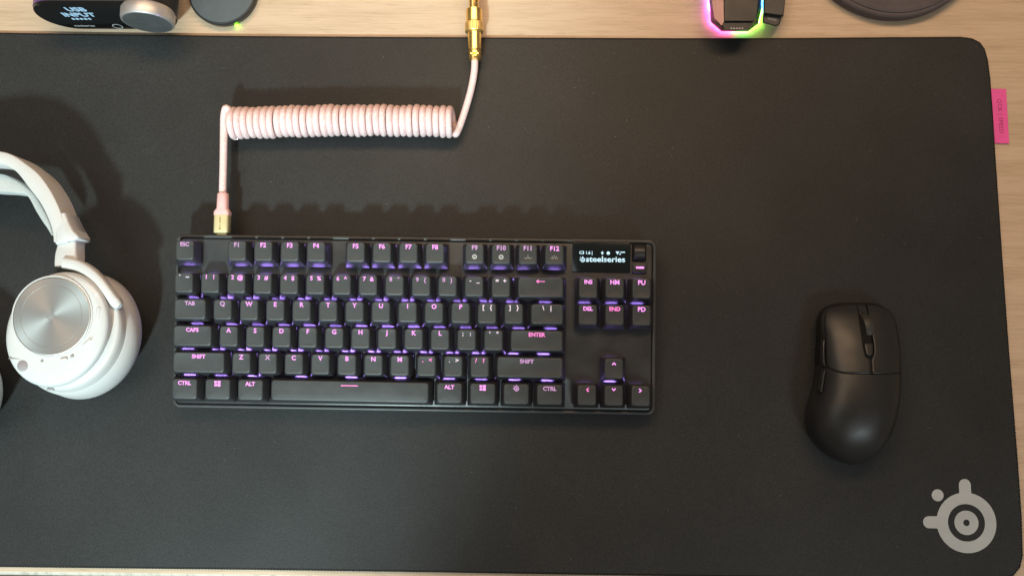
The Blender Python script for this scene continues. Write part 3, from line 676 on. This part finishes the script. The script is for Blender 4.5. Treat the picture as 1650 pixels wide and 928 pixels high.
# the two buttons: thin curved plates that follow the crown
def plate_patch(xl, xr, y0f, y1f, name, lift=.0, nx=26, ny=34, m_=None):
    g = []
    for i in range(ny+1):
        row_ = []
        for j in range(nx+1):
            s_ = j/nx; t_ = i/ny
            ym = (y0f(s_)+(y1f(s_)-y0f(s_))*t_); xa, xb = xl(ym), xr(ym); x = xa+(xb-xa)*s_
            row_.append(ml((x, ym, mz(x, ym)+lift)))
        g.append(row_)
    o_ = MB().grid(g).build(name, m_ or M['mouse'], mo, 60, solid=1.0); return o_
def lx(y): l, r = interp(y, 1), interp(y, 2); c_ = (l+r)/2; return c_-(r-l)/2*.925
def rx(y): l, r = interp(y, 1), interp(y, 2); c_ = (l+r)/2; return c_+(r-l)/2*.985
zt = 30
slotL = lambda y: at(1388.0+(603-0)*0, 0, 0).x if False else None
Lp = [at(1377.5, 490, 14), at(1385, 520, 24), at(1390, 560, 30), at(1394, 575, 32), at(1400.6, 579, 32.5), at(1401.0, 603, 34)]
Rp = [at(1394.5, 490, 14), at(1402, 520, 24), at(1408, 560, 30), at(1408, 571, 32), at(1403.8, 579, 32.5), at(1404.4, 603, 34)]
def line_x(P, y):
    Q_ = sorted(P, key=lambda p: p.y)
    if y <= Q_[0].y: return Q_[0].x
    if y >= Q_[-1].y: return Q_[-1].x
    for i in range(len(Q_)-1):
        if Q_[i].y <= y <= Q_[i+1].y:
            return Q_[i].x+(Q_[i+1].x-Q_[i].x)*(y-Q_[i].y)/(Q_[i+1].y-Q_[i].y)
yf = ymax-1.0
yS = [at(1336, 588, 26).y, at(1345, 596, 31).y, at(1370, 600, 34).y, at(1401, 603, 34).y]
def seam_at(s_, xl, xr):
    x = xl(split_y)+(xr(split_y)-xl(split_y))*s_; return split_y+seam(x)+.55
def yl(s_):
    r_ = max(0, 1-s_/.10); return seam_at(s_, lx, lambda y: line_x(Lp, y))+(1-math.sqrt(max(0, 1-r_*r_)))*2.5
def yr(s_):
    r_ = max(0, (s_-.9)/.10); return seam_at(s_, lambda y: line_x(Rp, y), rx)+(1-math.sqrt(max(0, 1-r_*r_)))*2.5
def front(s_): return yf-.2
plate_patch(lx, lambda y: line_x(Lp, y), yl, lambda s_: yf-3*(1-s_)**4, 'left_button')
plate_patch(lambda y: line_x(Rp, y), rx, yr, lambda s_: yf-3*s_**4, 'right_button')
# wheel slot, wheel, dpi key, glossy nose
def slot_patch(va, vb, name, m_, lift, inset=.5):
    g = []
    for i in range(11):
        v = va+(vb-va)*i/10; z = 14+(v-490)/(600-490)*20; y = at(1395, v, z).y
        xa, xb = line_x(Lp, y)+inset, line_x(Rp, y)-inset
        g.append([ml((xa+(xb-xa)*j/6, y, mz(xa+(xb-xa)*j/6, y)+lift-(.25 if j in (0, 6) else 0))) for j in range(7)])
    MB().grid(g).build(name, m_, mo, 50, fixn=True, solid=.8)
slot_patch(491, 506, 'nose_trim', M['mouse_gloss'], -.35)
slot_patch(506, 576, 'wheel_slot', M['gap'], -.72, .1)
slot_patch(553, 572, 'mode_button', M['mouse'], .25, .9)
wc = at(1395.5, 528, 22)
wm = Matrix.Translation(ml((wc.x, wc.y, mz(wc.x, wc.y)-7.6))) @ Matrix.Rotation(math.radians(7), 4, 'Z') @ Matrix.Rotation(math.pi/2, 4, 'Y')
nk = 60; wp = [(8.6, -3.1), (9.9, -2.9), (10.3, -2.0), (10.35, 0), (10.3, 2.0), (9.9, 2.9), (8.6, 3.1)]
MB().loft([[tuple(wm @ Vector(((r+(.18 if i % 3 == 0 and 0 < k < 6 else 0))*math.cos(2*math.pi*i/nk), (r+(.18 if i % 3 == 0 and 0 < k < 6 else 0))*math.sin(2*math.pi*i/nk), h))) for i in range(nk)] for k, (r, h) in enumerate(wp)]).build('scroll_wheel', M['wheel'], mo, 30, fixn=True)
# two thumb buttons on the left flank
for va, vb in ((546, 590), (596, 632)):
    g = []
    for i in range(13):
        v = va+(vb-va)*i/12; y = at(1318, v, 20).y; l, r = interp(y, 1), interp(y, 2); row_ = []
        for j in range(5):
            s_ = .12+.36*j/4; x = l+(r-l)/2*(.004+.055*s_*s_)+.55; e_ = .9*math.sin(math.pi*min(1, max(0, i/12)))**.4*math.sin(math.pi*(j+.6)/5.2)**.5
            zz = interp(y, 4)+ (interp(y, 3)-interp(y, 4))*s_
            row_.append(ml((x-.2-e_*.9, y, zz)))
        g.append(row_)
    MB().grid(g).build('thumb_button', M['mouse_gloss'], mo, 50, solid=-1.2)
# ------------------------------------------------------------------ audio control box (top left)
Yf = at(150, 47.5, ZD+4).y
db = empty('audio_control_box', (at(160, 40, 0).x, Yf, ZD))
tag(db, 'black rounded control box with lit screen and a big silver dial', 'audio controller')
DL = -Vector((at(160, 40, 0).x, Yf, ZD))
def dl(p): return Vector(p)+DL
bx0 = at_y(88, 47.5, Yf).x; bx1 = at_y(300, 50, Yf).x
zb0, zb1 = ZD+3.5, 44.5
def stad(y, d=0, k=10):
    out = []; zc_ = (zb0+zb1)/2; hr = (zb1-zb0)/2-d; ccx = hr*1.05
    xa, xb = at_y(47, 22, Yf).x+0, 0
    L0 = at_y(43.5, 18, Yf).x+hr+d+2; R0 = L0+60
    for i in range(k*2+1):
        a = math.pi/2+math.pi*i/(k*2); out.append(tuple(dl((L0+hr*math.cos(a), y, zc_+hr*math.sin(a)))))
    for i in range(k*2+1):
        a = -math.pi/2+math.pi*i/(k*2); out.append(tuple(dl((R0+hr*math.cos(a), y, zc_+hr*math.sin(a)))))
    return out
MB().loft([stad(Yf+2), stad(Yf+60), stad(Yf+62, 1.5)], True, True).build('body', M['black'], db, 40, fixn=True)
MB().loft([stad(y_, d_)[:21] for y_, d_ in ((Yf+2.6, .1), (Yf+2.7, -.25), (Yf+60, -.25), (Yf+60.1, .1))], False, False, closed=False).build('reflection_shell', M['purple_refl'], db, 40, fixn=True)  # added thin shell, its purple painted as a reflection on silver metal
fp = MB().loft([stad(Yf+2.2, .2), stad(Yf+.6, .2), stad(Yf, .9)], True, True).build('front_panel', M['black_gloss'], db, 30, fixn=True)
def face_text(s, u, v, size, m_, bold=.1, name='lettering', sx=1, al='CENTER'):
    p = dl(at_y(u, v, Yf)); me = join_meshes([(text_mesh(s, size, m_, .1, al, bold), (0, 0, 0))], name, m_)
    o_ = put(name, me, fp, (p.x, p.y-.1, p.z)); o_.rotation_euler = (math.pi/2, 0, 0); o_.scale = (sx, 1, 1); return o_
face_text('USB', 122, 16, 8.6, M['oled_blue'], .28)
face_text('INPUT', 127, 24.5, 8.6, M['oled_blue'], .28)
dots = MB()
for i in range(5):
    p = dl(at_y(118+6.6*i, 31, Yf)); dots.add([], [])
    rr_ = [(p.x+a, p.z+b_) for a, b_, _ in rrect(-1.05, -1.5, 1.05, 1.5, .6, 0, 2)]
    dots.loft([[(x, p.y-.02-k, z) for x, z in rr_] for k in (0, .1)])
dots.build('level_dots', M['oled_blue'], fp, fixn=True)
face_text('steelseries', 136, 42, 4.0, M['leg_print'], .02, sx=.95)
p = dl(at_y(189.5, 43, Yf)); rg_ = MB()
rg_.loft([[(p.x+r*math.cos(a), p.y-y_, p.z+r*math.sin(a)) for a in (2*math.pi*i/40 for i in range(40))] for r, y_ in ((3.8, .02), (3.8, .15), (3.2, .15), (3.2, .02))], False, False)
rg_.build('button_ring', M['leg_print'], fp, fixn=True)
kcen = at_y(239, 39, Yf-8); kcen.z = max(kcen.z, 24)
kc = dl((at_y(238, 38.5, Yf-8.5).x, Yf, at_y(238, 38.5, Yf-8.5).z))
km = Matrix.Translation(kc) @ Matrix.Rotation(math.pi/2, 4, 'X')
dial = lathe([(17.6, -2), (18.6, 0), (18.6, 6.4), (18.3, 7.3), (17.6, 7.9), (17.0, 8.0)], 96, km).build('dial', M['silver_plain'], db, 28, fixn=True)
lathe([(16.9, 7.6), (16.9, 8.1), (.5, 8.15)], 96, km).build('dial_face', M['knob_face'], dial, 28, fixn=True)
# ------------------------------------------------------------------ round puck with a green lamp
pc = at(357.5, -14, 5)
pk_ = empty('round_puck', (pc.x, pc.y, ZD)); tag(pk_, 'dark round puck with slate grey top and green light spot', 'puck')
pr_ = (at(357.5+55, -14, 5)-pc).length
lathe([(pr_-2.5, 0), (pr_-1.2, .6), (pr_-.6, 1.6), (pr_-.2, 5), (pr_, 6.4), (pr_-.4, 7.2), (pr_-1.3, 7.6)], 96).build('base', M['black'], pk_, 35)
lathe([(pr_-1.4, 7.3), (pr_-1.5, 7.95), (pr_-2.2, 8.15)], 96).build('top_pad', M['slate'], pk_, 35)
M['green'] = emit('green_led', (.25, 1.0, .02), 16)
gp = at(381.5, 41.5, -1)
slab(-1.4, -.6, 1.4, .6, .3, 0, 1.6, .3).build('green_light', M['green'], pk_, loc=(gp.x-pc.x, gp.y-pc.y+.4, .6))
# ------------------------------------------------------------------ lit charging stand (top, right of centre)
st = empty('lit_stand', at(1190, 10, ZD)); tag(st, 'angular black stand glowing pink, green and blue round its foot', 'charging stand')
SL = -at(1190, 10, ZD)
def poly(P, z): return [tuple(at(u, v, z)+SL) for u, v in P]
foot = [(1143, -60), (1142.5, 0), (1145, 36), (1162, 51), (1206, 51), (1222, 39), (1227, 18), (1229, -60)]
body_hi = [(1150, -60), (1150, 0), (1156, 30), (1167, 48), (1205, 49), (1217, 34), (1222, 0), (1223, -60)]
def shrink(P, k): cu = sum(p[0] for p in P)/len(P); return [(cu+(u-cu)*k, v-(1-k)*20) for u, v in P]
MB().loft([poly(foot, ZD+2.6), poly(foot, ZD+6), poly(body_hi, 22)], True, True).build('body', M['black'], st, 20, fixn=True)
MB().loft([poly(shrink(foot, .93), ZD), poly(shrink(foot, .93), ZD+1.0)], True, True).build('base', M['black'], st, 20, fixn=True)
# facets: copper tinted left flank, matt top pad, glossy lip with fine lettering
flank = [(1146, -60), (1147, 2), (1151, 30), (1163, 42), (1166.5, 36), (1165, -60)]
MB().loft([poly(flank, 21.9), poly(shrink(flank, .99), 23)], True, True).build('side_panel', plastic('smoky_bronze', (.12, .075, .085), .28, .5, metal=.6, gs=.05), st, 20, fixn=True)
pad = [(1167.5, -60), (1167.5, 34), (1214, 34), (1219, 22), (1219, -60)]
MB().loft([poly(pad, 22.1), poly(pad, 24.0)], True, True).build('top_pad', M['black'], st, 20, fixn=True)
lip = [(1164, 38.5), (1167, 48.5), (1205, 49), (1212, 38)]
lp = MB().loft([poly(lip, 22.1), poly(lip, 23.0)], True, True).build('front_lip', M['black'], st, 20, fixn=True)
mk = MB()
for u in (1177, 1181.5, 1186, 1190.5, 1195): mk.loft([poly([(u, 47.2), (u+2.4, 47.2), (u+2.4, 45.2), (u, 45.2)], z) for z in (23.02, 23.1)])
mk.build('fine_lettering', M['leg_print'], lp, fixn=True)
# light strip below the body, its colour running from blue over pink to green and back to blue
segs = [((1142, -60), (1142, -8), (.15, .35, 1.0)), ((1142, -8), (1142, 14), (.55, .20, 1.0)), ((1142, 14), (1145, 36), (1.0, .10, .85)), ((1145, 36), (1162, 51), (1.0, .12, .70)), ((1162, 51), (1182, 51), (1.0, .10, .55)),
        ((1184, 51), (1206, 51), (.20, 1.0, .25)), ((1206, 51), (1222, 39), (.30, 1.0, .12)), ((1222, 39), (1227, 18), (.28, 1.0, .10)), ((1227, 18), (1229, -60), (.03, .35, 1.0))]
for k, (a, b_, c_) in enumerate(segs):
    A, B = at(*a, ZD+1)+SL, at(*b_, ZD+1)+SL; d_ = (B-A).normalized(); n_ = Vector((d_.y, -d_.x, 0))
    if n_.dot(Vector((0, -1, 0))+A*0) < 0 and abs(n_.x) < .5: n_ = -n_
    r0 = [A-n_*1.6, B-n_*1.6, B-n_*.1, A-n_*.1]
    MB().loft([[p+Vector((0, 0, 1.2)) for p in r0], [p+Vector((0, 0, 2.4)) for p in r0]]).build('light_strip', emit('strip_light_%d' % k, c_, 42, (.3, .3, .3)), st, fixn=True)
# ------------------------------------------------------------------ small receiver beside the stand
us = empty('usb_stick', at(1248, 15, ZD)); tag(us, 'small black usb receiver leaning against the glowing stand', 'usb receiver')
UL = -at(1248, 15, ZD)
def pu(P, z): return [tuple(at(u, v, z)+UL) for u, v in P]
MB().loft([pu([(1231, -60), (1230, 22), (1262.5, 26), (1271, -60)], ZD), pu([(1231, -60), (1230, 23), (1262.5, 27), (1272, -60)], 13), pu([(1232.5, -60), (1232, 21), (1261.5, 24.5), (1270, -60)], 15)]).build('body', M['charcoal'], us, 30, fixn=True)
tb = MB().loft([pu([(1229.5, 22), (1228.5, 37), (1250, 43), (1256, 40), (1259.5, 25)], ZD), pu([(1229.5, 22), (1228.5, 37), (1250, 43), (1256, 40), (1260, 25)], 10), pu([(1231, 24), (1230.5, 36), (1250, 41), (1254.5, 38), (1258, 27)], 11)]).build('end_cap', M['charcoal'], us, 30, fixn=True)
MB().loft([pu([(1237, 28), (1236.5, 32), (1251, 35), (1252, 31)], z) for z in (11.02, 11.15)]).build('printed_mark', M['dim_ink'], tb, fixn=True)
# ------------------------------------------------------------------ round foot (top right)
rc_ = at(1441.5, -113, 8)
rb = empty('round_stand', (rc_.x, rc_.y, ZD)); tag(rb, 'wide dark round foot standing on the wood behind the mat', 'stand base')
rr0 = (at(1441.5+147, -113, 8)-rc_).length
lathe([(rr0-3, 0), (rr0-.8, .8), (rr0, 4), (rr0-.2, 8.5), (rr0-1.2, 9.6), (rr0-3, 10.0)], 128).build('base_ring', M['brown_black'], rb, 35)
lathe([(rr0-3.0, 9.6), (rr0-3.3, 10.8), (rr0-5, 11.6), (rr0-7, 11.9), (rr0-8, 11.5), (rr0-9, 11.9), (rr0-30, 13.6), (9, 15)], 128).build('top_cover', M['brown_black'], rb, 35)
lathe([(9, 16.5), (8.6, 40), (8.2, 46)], 32).build('stem', M['black'], rb, 35)

# ------------------------------------------------------------------ dust and fibres on the mat
rl_ = random.Random(21); lm_ = MB()
for i in range(150):
    u, v = rl_.uniform(5, 1590), rl_.uniform(70, 905)
    if 270 < u < 1065 and 375 < v < 670: continue
    if u < 240 and v > 230: continue
    p = at(u, v, .25); a = rl_.uniform(0, 6.28); fib = rl_.random() < .3; ln = rl_.uniform(1.2, 3.2) if fib else rl_.uniform(.15, .32)
    if fib:
        k = rl_.uniform(-.6, .6); pth = [p+Vector((math.cos(a+k*j/4)*ln*j/4, math.sin(a+k*j/4)*ln*j/4, .05*math.sin(j))) for j in range(5)]
        tube(pth, .06, 4, lm_)
    else:
        lm_.loft([circle((p.x, p.y), ln, p.z-.1, 5), circle((p.x, p.y), ln*.6, p.z+.12, 5)])
tag(lm_.build('dust', plastic('pale_lint', (.22, .21, .20), .8, .2, gs=0)), kind='stuff')
